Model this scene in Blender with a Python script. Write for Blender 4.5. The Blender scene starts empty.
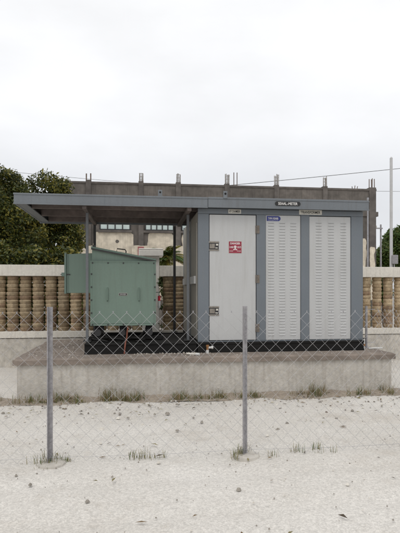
import bpy, bmesh, math, random
from mathutils import Vector, Matrix, noise
R = random.Random(7)
S = bpy.context.scene
COL = S.collection
TH = math.radians(7.18); CT, ST = math.cos(TH), math.sin(TH)
EYE = 1.5; F = 500.0; CX = 200.0; HY = 291.0

def pt(x, y, Y):
    """point of the photograph at (x, y), standing at depth Y behind the camera's foot -> X, Z in metres"""
    u = (x - CX) / F
    z = Y / (CT - u * ST)
    return z * (u * CT + ST), EYE + (HY - y) * z / F
def px(x, Y): return pt(x, 0, Y)[0]

# ------------------------------------------------------------------ materials
MATS = {}
def mat(name, col, rough=0.6, metal=0.0, var=0.12, scale=6.0, col2=None, bump=0.0, bscale=40.0, fine=None, spec=0.5,
        streak=0.0, streak_col=(0.1, 0.08, 0.06), rnd=0.0, translucent=0.0, famp=0.2):
    m = bpy.data.materials.new(name); m.use_nodes = True
    nt = m.node_tree; N = nt.nodes; L = nt.links
    b = N['Principled BSDF']
    b.inputs['Roughness'].default_value = rough
    b.inputs['Metallic'].default_value = metal
    b.inputs['Specular IOR Level'].default_value = spec
    tc = N.new('ShaderNodeTexCoord')
    no = N.new('ShaderNodeTexNoise'); no.inputs['Scale'].default_value = scale; no.inputs['Detail'].default_value = 8
    no.inputs['Roughness'].default_value = 0.65
    L.new(tc.outputs['Object'], no.inputs['Vector'])
    ramp = N.new('ShaderNodeValToRGB')
    c2 = col2 or tuple(c * (1 - var) for c in col)
    c1 = col if col2 else tuple(min(1, c * (1 + var)) for c in col)
    ramp.color_ramp.elements[0].position = 0.32; ramp.color_ramp.elements[1].position = 0.68
    ramp.color_ramp.elements[0].color = (*c2, 1); ramp.color_ramp.elements[1].color = (*c1, 1)
    L.new(no.outputs['Fac'], ramp.inputs['Fac'])
    out = ramp.outputs['Color']
    if fine:
        n2 = N.new('ShaderNodeTexNoise'); n2.inputs['Scale'].default_value = fine; n2.inputs['Detail'].default_value = 5
        L.new(tc.outputs['Object'], n2.inputs['Vector'])
        mr = N.new('ShaderNodeMapRange'); mr.inputs[1].default_value = 0.3; mr.inputs[2].default_value = 0.7
        mr.inputs[3].default_value = 1 - famp; mr.inputs[4].default_value = 1 + famp * .85
        L.new(n2.outputs['Fac'], mr.inputs[0])
        mx = N.new('ShaderNodeMix'); mx.data_type = 'RGBA'; mx.blend_type = 'MULTIPLY'; mx.inputs['Factor'].default_value = 1
        L.new(out, mx.inputs['A']); L.new(mr.outputs[0], mx.inputs['B']); out = mx.outputs['Result']
    if streak:
        mp = N.new('ShaderNodeMapping'); mp.inputs['Scale'].default_value = (9, 9, 0.7)
        L.new(tc.outputs['Object'], mp.inputs['Vector'])
        n3 = N.new('ShaderNodeTexNoise'); n3.inputs['Scale'].default_value = 2.2; n3.inputs['Detail'].default_value = 7
        L.new(mp.outputs[0], n3.inputs['Vector'])
        mr = N.new('ShaderNodeMapRange'); mr.inputs[1].default_value = 0.5; mr.inputs[2].default_value = 0.78
        mr.inputs[3].default_value = 0; mr.inputs[4].default_value = streak
        L.new(n3.outputs['Fac'], mr.inputs[0])
        mx = N.new('ShaderNodeMix'); mx.data_type = 'RGBA'
        L.new(mr.outputs[0], mx.inputs['Factor']); L.new(out, mx.inputs['A']); mx.inputs['B'].default_value = (*streak_col, 1)
        out = mx.outputs['Result']
    if rnd:
        oi = N.new('ShaderNodeObjectInfo')
        mr = N.new('ShaderNodeMapRange'); mr.inputs[3].default_value = 1 - rnd; mr.inputs[4].default_value = 1 + rnd
        L.new(oi.outputs['Random'], mr.inputs[0])
        mx = N.new('ShaderNodeMix'); mx.data_type = 'RGBA'; mx.blend_type = 'MULTIPLY'; mx.inputs['Factor'].default_value = 1
        L.new(out, mx.inputs['A']); L.new(mr.outputs[0], mx.inputs['B']); out = mx.outputs['Result']
    L.new(out, b.inputs['Base Color'])
    if bump:
        n4 = N.new('ShaderNodeTexNoise'); n4.inputs['Scale'].default_value = bscale; n4.inputs['Detail'].default_value = 6
        L.new(tc.outputs['Object'], n4.inputs['Vector'])
        bp = N.new('ShaderNodeBump'); bp.inputs['Strength'].default_value = bump; bp.inputs['Distance'].default_value = 0.02
        L.new(n4.outputs['Fac'], bp.inputs['Height']); L.new(bp.outputs[0], b.inputs['Normal'])
    if translucent:
        tr = N.new('ShaderNodeBsdfTranslucent'); L.new(out, tr.inputs['Color'])
        ms = N.new('ShaderNodeMixShader'); ms.inputs[0].default_value = translucent
        L.new(b.outputs[0], ms.inputs[1]); L.new(tr.outputs[0], ms.inputs[2])
        L.new(ms.outputs[0], N['Material Output'].inputs['Surface'])
    MATS[name] = m
    return m

M_frame = mat('blue_grey_paint', (0.145, 0.165, 0.186), 0.5, var=0.05, scale=1.5, streak=0.2, streak_col=(0.2, 0.19, 0.17), fine=60, famp=.06)
M_fascia = mat('grey_roof_paint', (0.152, 0.168, 0.183), 0.5, var=0.07, scale=1.4, streak=0.3, streak_col=(0.1, 0.095, 0.09), fine=50, famp=.06)
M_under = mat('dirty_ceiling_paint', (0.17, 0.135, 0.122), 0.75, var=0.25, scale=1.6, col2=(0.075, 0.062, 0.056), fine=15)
M_darksteel = mat('dark_grey_steel', (0.05, 0.048, 0.048), 0.55, var=0.2, scale=8)
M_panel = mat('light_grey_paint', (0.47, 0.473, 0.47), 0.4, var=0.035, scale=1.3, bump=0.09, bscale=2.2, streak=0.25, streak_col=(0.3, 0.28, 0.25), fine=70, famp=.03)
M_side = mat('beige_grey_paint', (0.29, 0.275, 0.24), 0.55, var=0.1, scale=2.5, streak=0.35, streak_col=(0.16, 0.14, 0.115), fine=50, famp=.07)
M_black = mat('black_paint', (0.006, 0.0055, 0.0055), 0.65, var=0.3, scale=3, col2=(0.013, 0.012, 0.011), spec=0.25)
M_gap = mat('gap_shade_black', (0.01, 0.01, 0.01), 0.9)  # near-black painted for shade in panel gaps, louvre slots and lug holes
M_green = mat('transformer_green_paint', (0.172, 0.242, 0.196), 0.42, var=0.04, scale=1.6, streak=0.25, streak_col=(0.12, 0.135, 0.11), fine=60, famp=.04)
M_green2 = mat('transformer_lid_paint', (0.142, 0.202, 0.168), 0.5, var=0.08, scale=2.5, fine=50, famp=.08)
M_galv = mat('galvanised_steel', (0.36, 0.36, 0.38), 0.45, 0.5, var=0.15, scale=12, fine=60)
M_wire = mat('galvanised_wire', (0.42, 0.415, 0.42), 0.5, 0.2, var=0.25, scale=3)
M_postgal = mat('weathered_zinc', (0.31, 0.3, 0.31), 0.55, 0.15, var=0.2, scale=9, fine=50)
M_postpaint = mat('grey_post_paint', (0.125, 0.132, 0.14), 0.5, var=0.1, scale=6, fine=50, famp=.08)
M_chrome = mat('steel_hardware', (0.25, 0.225, 0.195), 0.45, 0.4, var=0.3, scale=25)
M_cope = mat('whitewashed_concrete', (0.66, 0.625, 0.56), 0.85, var=0.07, scale=2, fine=30, famp=.08, streak=0.3, streak_col=(0.25, 0.21, 0.16), bump=0.2)
M_pillar = mat('fresh_whitewash', (0.74, 0.71, 0.66), 0.85, var=0.05, scale=2, fine=30, famp=.06)
M_lowwall = mat('plastered_wall', (0.52, 0.485, 0.43), 0.85, var=0.12, scale=1.6, fine=14, streak=0.35, streak_col=(0.28, 0.24, 0.19), bump=0.25)
M_tile = mat('weathered_terracotta', (0.43, 0.325, 0.2), 0.85, scale=9, col2=(0.19, 0.135, 0.08), fine=28, bump=0.4, rnd=0.22)
M_tile2 = mat('pale_terracotta', (0.52, 0.405, 0.26), 0.85, scale=9, col2=(0.25, 0.19, 0.12), fine=28, bump=0.3, rnd=0.22)
M_tile3 = mat('red_terracotta', (0.36, 0.25, 0.155), 0.85, scale=9, col2=(0.15, 0.1, 0.065), fine=28, bump=0.3, rnd=0.22)
M_conc = mat('raw_concrete', (0.175, 0.155, 0.138), 0.9, scale=0.8, col2=(0.09, 0.08, 0.071), fine=5, streak=0.4, streak_col=(0.045, 0.04, 0.037))
M_conc2 = mat('column_concrete', (0.15, 0.134, 0.121), 0.9, scale=1.2, col2=(0.08, 0.07, 0.065), fine=6)
M_stub = mat('pale_concrete_stub', (0.34, 0.32, 0.3), 0.9, var=0.15, scale=4, fine=9)
M_rebar = mat('rusty_steel', (0.17, 0.13, 0.11), 0.8, var=0.25, scale=8)
M_cream = mat('cream_whitewash', (0.68, 0.61, 0.5), 0.9, scale=1.1, col2=(0.56, 0.495, 0.395), fine=6, streak=0.25, streak_col=(0.25, 0.2, 0.15))
M_glass = mat('sky_painted_glass', (0.55, 0.64, 0.62), 0.2, var=0.15, scale=1.2)  # pale blue-green: reflected sky painted into the pane colour
M_winframe = mat('dark_window_frame', (0.03, 0.03, 0.032), 0.6)
M_slab = mat('dusty_concrete_pad', (0.27, 0.225, 0.19), 0.95, scale=1.3, col2=(0.175, 0.145, 0.122), fine=12, bump=0.5, bscale=22)
M_plinth = mat('stained_plaster', (0.56, 0.53, 0.48), 0.9, scale=1.3, col2=(0.43, 0.4, 0.355), fine=20, famp=.12, streak=0.5, streak_col=(0.27, 0.23, 0.19), bump=0.4)
M_white = mat('white_paint', (0.62, 0.62, 0.6), 0.5, var=0.06, scale=8)
M_polewhite = mat('pale_grey_pole_paint', (0.5, 0.5, 0.5), 0.5, var=0.08, scale=5)
M_cream2 = mat('label_plate_white', (0.58, 0.56, 0.5), 0.5, var=0.08, scale=25)
M_blacktxt = mat('black_lettering', (0.015, 0.015, 0.015), 0.5)
M_whitetxt = mat('white_lettering', (0.7, 0.68, 0.66), 0.5)
M_red = mat('red_enamel', (0.28, 0.025, 0.05), 0.5, var=0.3, scale=30)
M_redb = mat('bright_red_plastic', (0.55, 0.02, 0.04), 0.35)
M_blue = mat('blue_sticker', (0.03, 0.04, 0.2), 0.4, var=0.1)
M_cable = mat('brown_red_cable', (0.2, 0.06, 0.035), 0.6)
M_hinge = mat('bronze_hinge', (0.17, 0.145, 0.12), 0.5, 0.3, var=0.3, scale=30)
M_copper = mat('copper_fitting', (0.34, 0.17, 0.07), 0.5, 0.4)
M_leafd = mat('leaf_dark', (0.036, 0.05, 0.011), 0.6, var=0.35, scale=0.9, translucent=0.25)
M_leafm = mat('leaf_mid', (0.075, 0.09, 0.014), 0.6, var=0.3, scale=0.9, translucent=0.25)
M_leafy = mat('leaf_yellow', (0.21, 0.185, 0.03), 0.6, var=0.3, scale=1.2, translucent=0.3)
M_leafg = mat('leaf_fresh_green', (0.07, 0.125, 0.024), 0.6, var=0.3, scale=1.2, translucent=0.3)
M_bark = mat('bark', (0.09, 0.07, 0.05), 0.95, var=0.3, scale=9, bump=0.5)
M_dry = mat('dry_grass', (0.22, 0.19, 0.09), 0.9, var=0.3, scale=2)
M_soil = mat('washed_soil', (0.36, 0.31, 0.25), 0.95, scale=3, col2=(0.24, 0.2, 0.16), fine=30, bump=0.6, bscale=40)
M_dryleaf = mat('dry_leaf', (0.17, 0.11, 0.05), 0.8, var=0.3, scale=6)
M_stone = mat('stone_chips', (0.33, 0.3, 0.26), 0.9, var=0.3, scale=12, rnd=0.2)
M_bluebarrel = mat('blue_plastic', (0.02, 0.09, 0.2), 0.5)

# pale trodden sand and gravel of the open ground, with browner earth patches
def ground_mat():
    m = mat('pale_sandy_ground', (0.66, 0.635, 0.595), 0.95, scale=0.35, col2=(0.56, 0.53, 0.485), fine=38, famp=.1, bump=0.25, bscale=26, spec=.2)
    nt = m.node_tree; N = nt.nodes; L = nt.links; b = N['Principled BSDF']
    src = b.inputs['Base Color'].links[0].from_socket
    tc = N.new('ShaderNodeTexCoord')
    out = src
    for sc, lo, hi, amt, colr in ((.55, .54, .72, .55, (.4, .345, .28)), (2.6, .56, .75, .45, (.42, .37, .31)), (34, .58, .7, .3, (.38, .34, .29))):
        n = N.new('ShaderNodeTexNoise'); n.inputs['Scale'].default_value = sc; n.inputs['Detail'].default_value = 10; n.inputs['Roughness'].default_value = .68
        L.new(tc.outputs['Object'], n.inputs['Vector'])
        mr = N.new('ShaderNodeMapRange'); mr.inputs[1].default_value = lo; mr.inputs[2].default_value = hi; mr.inputs[3].default_value = 0; mr.inputs[4].default_value = amt
        L.new(n.outputs['Fac'], mr.inputs[0])
        mx = N.new('ShaderNodeMix'); mx.data_type = 'RGBA'; L.new(mr.outputs[0], mx.inputs['Factor']); L.new(out, mx.inputs['A']); mx.inputs['B'].default_value = (*colr, 1)
        out = mx.outputs['Result']
    v = N.new('ShaderNodeTexVoronoi'); v.inputs['Scale'].default_value = 110; v.inputs['Randomness'].default_value = 1
    L.new(tc.outputs['Object'], v.inputs['Vector'])
    mr = N.new('ShaderNodeMapRange'); mr.inputs[1].default_value = 0; mr.inputs[2].default_value = 1; mr.inputs[3].default_value = .84; mr.inputs[4].default_value = 1.1
    sp = N.new('ShaderNodeSeparateColor'); L.new(v.outputs['Color'], sp.inputs[0]); L.new(sp.outputs[0], mr.inputs[0])
    mx = N.new('ShaderNodeMix'); mx.data_type = 'RGBA'; mx.blend_type = 'MULTIPLY'; mx.inputs['Factor'].default_value = 1
    L.new(out, mx.inputs['A']); L.new(mr.outputs[0], mx.inputs['B']); L.new(mx.outputs['Result'], b.inputs['Base Color'])
    return m
M_ground = ground_mat()

# ------------------------------------------------------------------ mesh builder
class MB:
    def __init__(s): s.v = []; s.f = []; s.mi = []; s.mats = []
    def m(s, mt):
        if mt not in s.mats: s.mats.append(mt)
        return s.mats.index(mt)
    def add(s, vs, fs, mt):
        o = len(s.v); k = s.m(mt); s.v += [tuple(p) for p in vs]
        for f in fs: s.f.append(tuple(i + o for i in f)); s.mi.append(k)
        return s
    def box(s, x0, x1, y0, y1, z0, z1, mt):
        vs = [(x, y, z) for z in (z0, z1) for y in (y0, y1) for x in (x0, x1)]
        return s.add(vs, [(0, 2, 3, 1), (4, 5, 7, 6), (0, 1, 5, 4), (2, 6, 7, 3), (0, 4, 6, 2), (1, 3, 7, 5)], mt)
    def prism_y(s, pts, y0, y1, mt):
        """polygon of (x, z) swept from y0 to y1"""
        n = len(pts); a = sum(pts[i][0] * pts[(i + 1) % n][1] - pts[(i + 1) % n][0] * pts[i][1] for i in range(n))
        if a < 0: pts = pts[::-1]
        vs = [(x, y0, z) for x, z in pts] + [(x, y1, z) for x, z in pts]
        fs = [tuple(range(n)), tuple(range(2 * n - 1, n - 1, -1))] + [(i, n + i, n + (i + 1) % n, (i + 1) % n) for i in range(n)]
        return s.add(vs, fs, mt)
    def prism_z(s, pts, z0, z1, mt):
        n = len(pts); a = sum(pts[i][0] * pts[(i + 1) % n][1] - pts[(i + 1) % n][0] * pts[i][1] for i in range(n))
        if a < 0: pts = pts[::-1]
        vs = [(x, y, z0) for x, y in pts] + [(x, y, z1) for x, y in pts]
        fs = [tuple(range(n - 1, -1, -1)), tuple(range(n, 2 * n))] + [(i, (i + 1) % n, n + (i + 1) % n, n + i) for i in range(n)]
        return s.add(vs, fs, mt)
    def tube(s, path, r, mt, n=8, caps=True):
        P = [Vector(p) for p in path]; rs = r if isinstance(r, (list, tuple)) else [r] * len(P)
        vs = []; up = None
        for i, p in enumerate(P):
            d = (P[min(i + 1, len(P) - 1)] - P[max(i - 1, 0)]).normalized()
            if up is None or abs(d.dot(up)) > 0.95:
                up = Vector((0, 0, 1)) if abs(d.z) < 0.9 else Vector((1, 0, 0))
            a = d.cross(up).normalized(); b = a.cross(d).normalized()
            for k in range(n):
                t = 2 * math.pi * k / n
                vs.append(p + (a * math.cos(t) + b * math.sin(t)) * rs[i])
        fs = []
        for i in range(len(P) - 1):
            for k in range(n):
                fs.append((i * n + k, i * n + (k + 1) % n, (i + 1) * n + (k + 1) % n, (i + 1) * n + k))
        if caps:
            fs.append(tuple(range(n - 1, -1, -1))); fs.append(tuple((len(P) - 1) * n + k for k in range(n)))
        return s.add(vs, fs, mt)
    def lathe(s, prof, mt, n=16, cx=0, cy=0, sx=1, sy=1, mts=None):
        o = len(s.v)
        for r, z in prof:
            for k in range(n):
                t = 2 * math.pi * k / n
                s.v.append((cx + math.cos(t) * r * sx, cy + math.sin(t) * r * sy, z))
        for i in range(len(prof) - 1):
            kk = s.m(mts[i] if mts else mt)
            for k in range(n):
                s.f.append((o + i * n + k, o + i * n + (k + 1) % n, o + (i + 1) * n + (k + 1) % n, o + (i + 1) * n + k)); s.mi.append(kk)
        s.f.append(tuple(o + k for k in range(n - 1, -1, -1))); s.mi.append(s.m(mt))
        s.f.append(tuple(o + (len(prof) - 1) * n + k for k in range(n))); s.mi.append(s.m(mt))
        return s
    def build(s, name, parent=None, bevel=0, smooth=False, loc=None):
        me = bpy.data.meshes.new(name); me.from_pydata(s.v, [], s.f)
        for mt in s.mats: me.materials.append(mt)
        me.polygons.foreach_set('material_index', s.mi)
        if smooth: me.polygons.foreach_set('use_smooth', [True] * len(s.f))
        me.update()
        o = bpy.data.objects.new(name, me); COL.objects.link(o)
        if parent: o.parent = parent
        if loc: o.location = loc
        if parent and not loc and parent.get('base'):
            pass
        if bevel:
            b = o.modifiers.new('edge', 'BEVEL'); b.width = bevel; b.segments = 2; b.limit_method = 'ANGLE'
        return o

def tag(o, label=None, cat=None, group=None, kind=None):
    if label: o['label'] = label
    if cat: o['category'] = cat
    if group: o['group'] = group
    if kind: o['kind'] = kind
    return o
def thing(name, label, cat, loc=(0, 0, 0), group=None):
    o = bpy.data.objects.new(name, None); COL.objects.link(o); o.location = loc; o.empty_display_size = 0.2
    return tag(o, label, cat, group)
def part(mb, name, root, **k):
    """mesh given in world coordinates, hung under a thing or a part that stands at its base"""
    base = Vector((0, 0, 0)); p = root
    while p is not None: base += Vector(p.location); p = p.parent
    mb.v = [(x - base.x, y - base.y, z - base.z) for x, y, z in mb.v]
    return mb.build(name, root, **k)
def text_mesh(mb, txt, x, z, y, h, mt, width=None, align='CENTER', bold=0.0, depth=0.0012):
    """lettering facing the road: centre x, baseline z, front face at y"""
    cu = bpy.data.curves.new('lettering_source', 'FONT'); cu.body = txt; cu.size = 1; cu.align_x = align; cu.offset = bold
    ob = bpy.data.objects.new('lettering_source', cu); COL.objects.link(ob)
    dg = bpy.context.evaluated_depsgraph_get(); me = bpy.data.meshes.new_from_object(ob.evaluated_get(dg))
    xs = [v.co.x for v in me.vertices]; ys = [v.co.y for v in me.vertices]
    w = max(xs) - min(xs); hh = max(ys) - min(ys); cx = (max(xs) + min(xs)) / 2
    sz = h / hh; sx = sz if not width else width / w
    mb.add([(x + (v.co.x - cx) * sx, y, z + (v.co.y - min(ys)) * sz) for v in me.vertices], [tuple(p.vertices) for p in me.polygons], mt)
    bpy.data.objects.remove(ob); bpy.data.curves.remove(cu); bpy.data.meshes.remove(me)

# ------------------------------------------------------------------ levels
SLAB = 0.58; SK = 0.735; YF = 7.40; YB = 9.80
X0 = px(198, YF); X1 = px(363, YF)
def zf(y, x=230): return pt(x, y, YF)[1]

# ------------------------------------------------------------------ ground
g = MB(); ext = 420
GX0, GX1, GY0, GY1, ST_ = -7.0, 8.0, .4, 10.0, .06
nx, ny = int((GX1 - GX0) / ST_), int((GY1 - GY0) / ST_)
gv = []
for b_ in range(ny + 1):
    for a in range(nx + 1):
        x = GX0 + (GX1 - GX0) * a / nx; y = GY0 + (GY1 - GY0) * b_ / ny
        fade = min(1, (x - GX0) / .8, (GX1 - x) / .8, (y - GY0) / .8, (GY1 - y) / .8)
        z = .022 * noise.noise((x * .8, y * .9, 1)) + .012 * noise.noise((x * 2.7, y * 3.1, 4)) + .006 * noise.noise((x * 8, y * 8, 7))
        for ty in (3.35, 4.0): z -= .016 * math.exp(-((y - ty - .1 * math.sin(x * .5)) / .1) ** 2)   # worn wheel ruts along the fence
        gv.append((x, y, (z - .006) * max(0, fade)))
g.add(gv, [(r * (nx + 1) + c, r * (nx + 1) + c + 1, (r + 1) * (nx + 1) + c + 1, (r + 1) * (nx + 1) + c) for r in range(ny) for c in range(nx)], M_ground)
for a, b_, c, d in ((-ext, ext, -ext, GY0), (-ext, ext, GY1, ext), (-ext, GX0, GY0, GY1), (GX1, ext, GY0, GY1)):
    g.add([(a, c, 0), (b_, c, 0), (b_, d, 0), (a, d, 0)], [(0, 1, 2, 3)], M_ground)
tag(g.build('ground', smooth=True), kind='structure')

# raised pad, edges chipped
def jag(p, q, step, amp):
    p, q = Vector(p), Vector(q); k = max(2, int((q - p).length / step)); nrm = Vector((-(q - p).y, (q - p).x)).normalized()
    return [tuple(p + (q - p) * (i / k) + nrm * R.uniform(-amp, amp)) for i in range(k)]
XL, XR, YP, YQ = -1.66, 3.80, 6.98, 9.72
outl = jag((XL, YP), (XR, YP), .12, .012) + jag((XR, YP), (XR, YQ), .12, .02) + jag((XR, YQ), (XL, YQ), .12, .03) + jag((XL, YQ), (XL, YP), .12, .02)
sl = MB()
inner = []
c = Vector(((XL + XR) / 2, (YP + YQ) / 2))
N_ = len(outl)
vs = [(x, y, SLAB - .085) for x, y in outl] + [(x, y, SLAB - R.uniform(.015, .03)) for x, y in outl]
top = []
for x, y in outl:
    top.append((x + (0.03 if x < XL + .1 else -0.03 if x > XR - .1 else 0), y + (0.03 if y < YP + .1 else -0.03 if y > YQ - .1 else 0), SLAB))
vs += top
fs = [(i, (i + 1) % N_, N_ + (i + 1) % N_, N_ + i) for i in range(N_)] + [(N_ + i, N_ + (i + 1) % N_, 2 * N_ + (i + 1) % N_, 2 * N_ + i) for i in range(N_)]
fs.append(tuple(range(2 * N_, 3 * N_)))
sl.add(vs, fs, M_slab)
sl.add([(x, y, SLAB - .0851) for x, y in outl], [tuple(range(N_ - 1, -1, -1))], M_slab)
sl.box(XL + .05, XR - .05, YP + .035, YQ - .05, -.1, SLAB - .088, M_plinth)
tag(sl.build('concrete_pad'), kind='structure')

# stone chips and dust clods on the pad and at its foot
st = MB()
def chip(x, y, z, r, mt):
    pts = []
    for k in range(6):
        a = k / 6 * 2 * math.pi
        pts.append((x + math.cos(a) * r * R.uniform(.7, 1.2), y + math.sin(a) * r * R.uniform(.7, 1.2), z - .002))
    pts += [(x + (p[0] - x) * .55, y + (p[1] - y) * .55, z + r * R.uniform(.5, .9)) for p in pts]
    st.add(pts, [(i, (i + 1) % 6, 6 + (i + 1) % 6, 6 + i) for i in range(6)] + [(6, 7, 8, 9, 10, 11)], mt)
for i in range(170):
    chip(R.uniform(XL + .15, XR - .1), YP + abs(R.gauss(.05, .2)) + .06, SLAB, R.uniform(.005, .016), R.choice([M_stone, M_slab, M_stone]))
for i in range(60):
    chip(R.uniform(-.1, .95), R.uniform(7.28, 7.42), SLAB, R.uniform(.008, .022), M_stone)
for i in range(150):
    chip(R.uniform(XL + .1, -.9), R.uniform(7.1, 9.5), SLAB, R.uniform(.006, .022), R.choice([M_stone, M_slab]))
tag(st.build('stone_chips'), 'small pale stone chips lying on the dusty pad', 'stone chips', kind='stuff')
st = MB()
for i in range(420):
    chip(R.uniform(-4, 5), 6.95 - abs(R.gauss(0, .45)), 0, R.uniform(.004, .018), R.choice([M_stone, M_cope, M_slab]))
for i in range(60):
    chip(R.uniform(-3, 4), R.uniform(2.8, 6.8), 0, R.uniform(.012, .03), R.choice([M_stone, M_cope, M_stone]))
for i in range(900):
    chip(R.uniform(-4, 5), R.uniform(2.6, 6.6), 0, R.uniform(.003, .009), R.choice([M_stone, M_cope]))
tag(st.build('gravel'), 'loose gravel scattered on the pale ground before the pad', 'gravel', kind='stuff')

# washed soil banked against the foot of the pad and round the fence posts
so_ = MB(); NX = 140; prev = None
for i in range(NX + 1):
    x = XL - .25 + (XR - XL + .5) * i / NX
    hgt = .035 + .05 * max(0, noise.noise((x * 1.7, 3, 0)) + .3); wd = .16 + .22 * (noise.noise((x * 1.1, 9, 0)) + .5) + .05 * noise.noise((x * 9, 1, 0))
    row = [(x, YP + .06, hgt + .012 * noise.noise((x * 14, 0, 5))), (x, YP + .06 - wd * .35, hgt * .6 + .01 * noise.noise((x * 12, 4, 5))), (x, YP + .06 - wd * .7, hgt * .22 + .006 * noise.noise((x * 13, 8, 5))), (x, YP + .06 - wd, -.004)]
    o_ = len(so_.v)
    so_.add(row, [], M_soil)
    if i:
        for k in range(3): so_.f.append((o_ - 4 + k, o_ - 4 + k + 1, o_ + k + 1, o_ + k)); so_.mi.append(0)
tag(so_.build('soil', smooth=True), kind='structure')
lt = MB()
for i in range(260):
    if i < 170: x, y = R.uniform(-2.2, 4.2), 6.9 - abs(R.gauss(0, .3))
    else: x, y = R.uniform(-3, 4), R.uniform(2.9, 6.5)
    a = R.uniform(0, 6.28); l = R.uniform(.018, .045); w_ = l * .25; c_, s_ = math.cos(a), math.sin(a); z = .006 + (.03 if y > 6.8 else 0)
    lt.add([(x - c_ * l, y - s_ * l, z), (x + s_ * w_, y - c_ * w_, z + R.uniform(.004, .015)), (x + c_ * l, y + s_ * l, z + R.uniform(0, .012)), (x - s_ * w_, y + c_ * w_, z + R.uniform(.004, .012))], [(0, 1, 2, 3)], R.choice([M_dry, M_bark, M_dryleaf]))
tag(lt.build('fallen_leaves'), 'dry fallen leaves scattered on the pale ground and against the pad', 'fallen leaves', kind='stuff')

# dry grass at the pad's foot and the foot of the fence
gr = MB()
def tuft(x, y, z, h, k, mts):
    for i in range(k):
        a = R.uniform(0, 6.28); lean = R.uniform(.1, .6) * h; hh = h * R.uniform(.5, 1.1); w = R.uniform(.0012, .003)
        bx, by = x + R.gauss(0, .03), y + R.gauss(0, .02)
        ca, sa = math.cos(a), math.sin(a)
        mx_, my_ = bx + ca * lean * .35, by + sa * lean * .35
        gr.add([(bx - sa * w, by + ca * w, z), (bx + sa * w, by - ca * w, z), (mx_ + sa * w * .8, my_ - ca * w * .8, z + hh * .6), (mx_ - sa * w * .8, my_ + ca * w * .8, z + hh * .6),
                (bx + ca * lean, by + sa * lean, z + hh)], [(0, 1, 2, 3), (3, 2, 4)], R.choice(mts))
for i in range(70):
    xq = XL + (XR - XL) * R.random() ** 1.0; c_ = noise.noise((xq * 1.3, 0, 2))
    if c_ < -.1: continue
    for q in range(R.randint(1, 3)): tuft(xq + R.gauss(0, .06), 6.9 + R.gauss(-.03, .05), 0.01, R.uniform(.03, .17) * (1 + c_), R.randint(8, 34), [M_dry, M_dry, M_leafg, M_dryleaf])
for cx_ in (-2.47, px(50, 4.45), px(245.3, 4.45), 2.69, .1, 1.6, -1.5):
    for q in range(R.randint(4, 9)): tuft(cx_ + R.gauss(0, .1), 4.47 + R.gauss(0, .05), -.002, R.uniform(.02, .13), R.randint(8, 24), [M_dry, M_dry, M_leafg])
tag(gr.build('dry_grass'), 'dry grass tufts growing at the foot of pad and wire fence', 'grass', kind='stuff')

# ------------------------------------------------------------------ kiosk
ks = thing('substation_kiosk', 'grey steel electrical kiosk with one plain door and two louvred panels on black base', 'electrical kiosk', ((X0 + X1) / 2, (YF + YB) / 2, SLAB))
ZT = 2.735
b = MB(); b.box(X0 - .005, X1 + .005, YF - .012, YB, SLAB - .003, SK, M_black)
b.box(X0 - .01, X1 + .01, YF - .025, YF - .012, SK - .03, SK, M_black); b.box(X0 - .01, X1 + .01, YF - .025, YF - .012, SLAB, SLAB + .03, M_black)
part(b, 'base_frame', ks, bevel=.004)
b = MB(); b.box(X0 + .03, X1 - .03, YF + .06, YB - .03, SK, ZT, M_gap)  # black block added behind the panels so their gaps read as shade
part(b, 'shade_backing', ks)
# frame
zh = zf(214)
for a, c_ in ((198, 209), (256.6, 265.7), (301, 309.3), (351.2, 363)):
    fr = MB(); fr.box(px(a, YF), px(c_, YF), YF, YF + .065, SK + .016, zh - .002, M_frame); part(fr, 'frame_post', ks, bevel=.004)
fr = MB(); fr.box(X0, X1, YF - .002, YF + .065, zh, ZT, M_frame); part(fr, 'header_rail', ks, bevel=.004)
fr = MB(); fr.box(X0 + .002, X1 - .002, YF + .004, YF + .065, SK + .001, SK + .014, M_frame); part(fr, 'sill_rail', ks, bevel=.002)
for a, c_ in ((X0 + .002, X0 + .06), (X1 - .06, X1)):
    fr = MB(); fr.box(a, c_, YB - .07, YB, SK + .002, ZT, M_frame); part(fr, 'frame_post', ks, bevel=.004)
# right and rear walls
w = MB(); w.box(X1 - .03, X1 - .006, YF + .066, YB - .072, SK + .002, ZT - .002, M_panel); w.box(X0 + .062, X1 - .062, YB - .03, YB - .006, SK + .002, ZT - .002, M_panel)
part(w, 'rear_cladding', ks, bevel=.003)
# side doors
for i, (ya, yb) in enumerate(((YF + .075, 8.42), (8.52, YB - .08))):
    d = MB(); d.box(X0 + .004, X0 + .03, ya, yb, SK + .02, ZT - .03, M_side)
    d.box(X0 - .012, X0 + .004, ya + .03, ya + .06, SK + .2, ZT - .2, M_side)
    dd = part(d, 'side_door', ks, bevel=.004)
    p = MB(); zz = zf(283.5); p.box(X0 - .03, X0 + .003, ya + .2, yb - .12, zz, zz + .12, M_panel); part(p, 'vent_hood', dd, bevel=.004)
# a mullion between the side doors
d = MB(); d.box(X0 + .001, X0 + .04, 8.425, 8.515, SK + .002, ZT - .002, M_frame); part(d, 'side_mullion', ks, bevel=.003)
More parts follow.
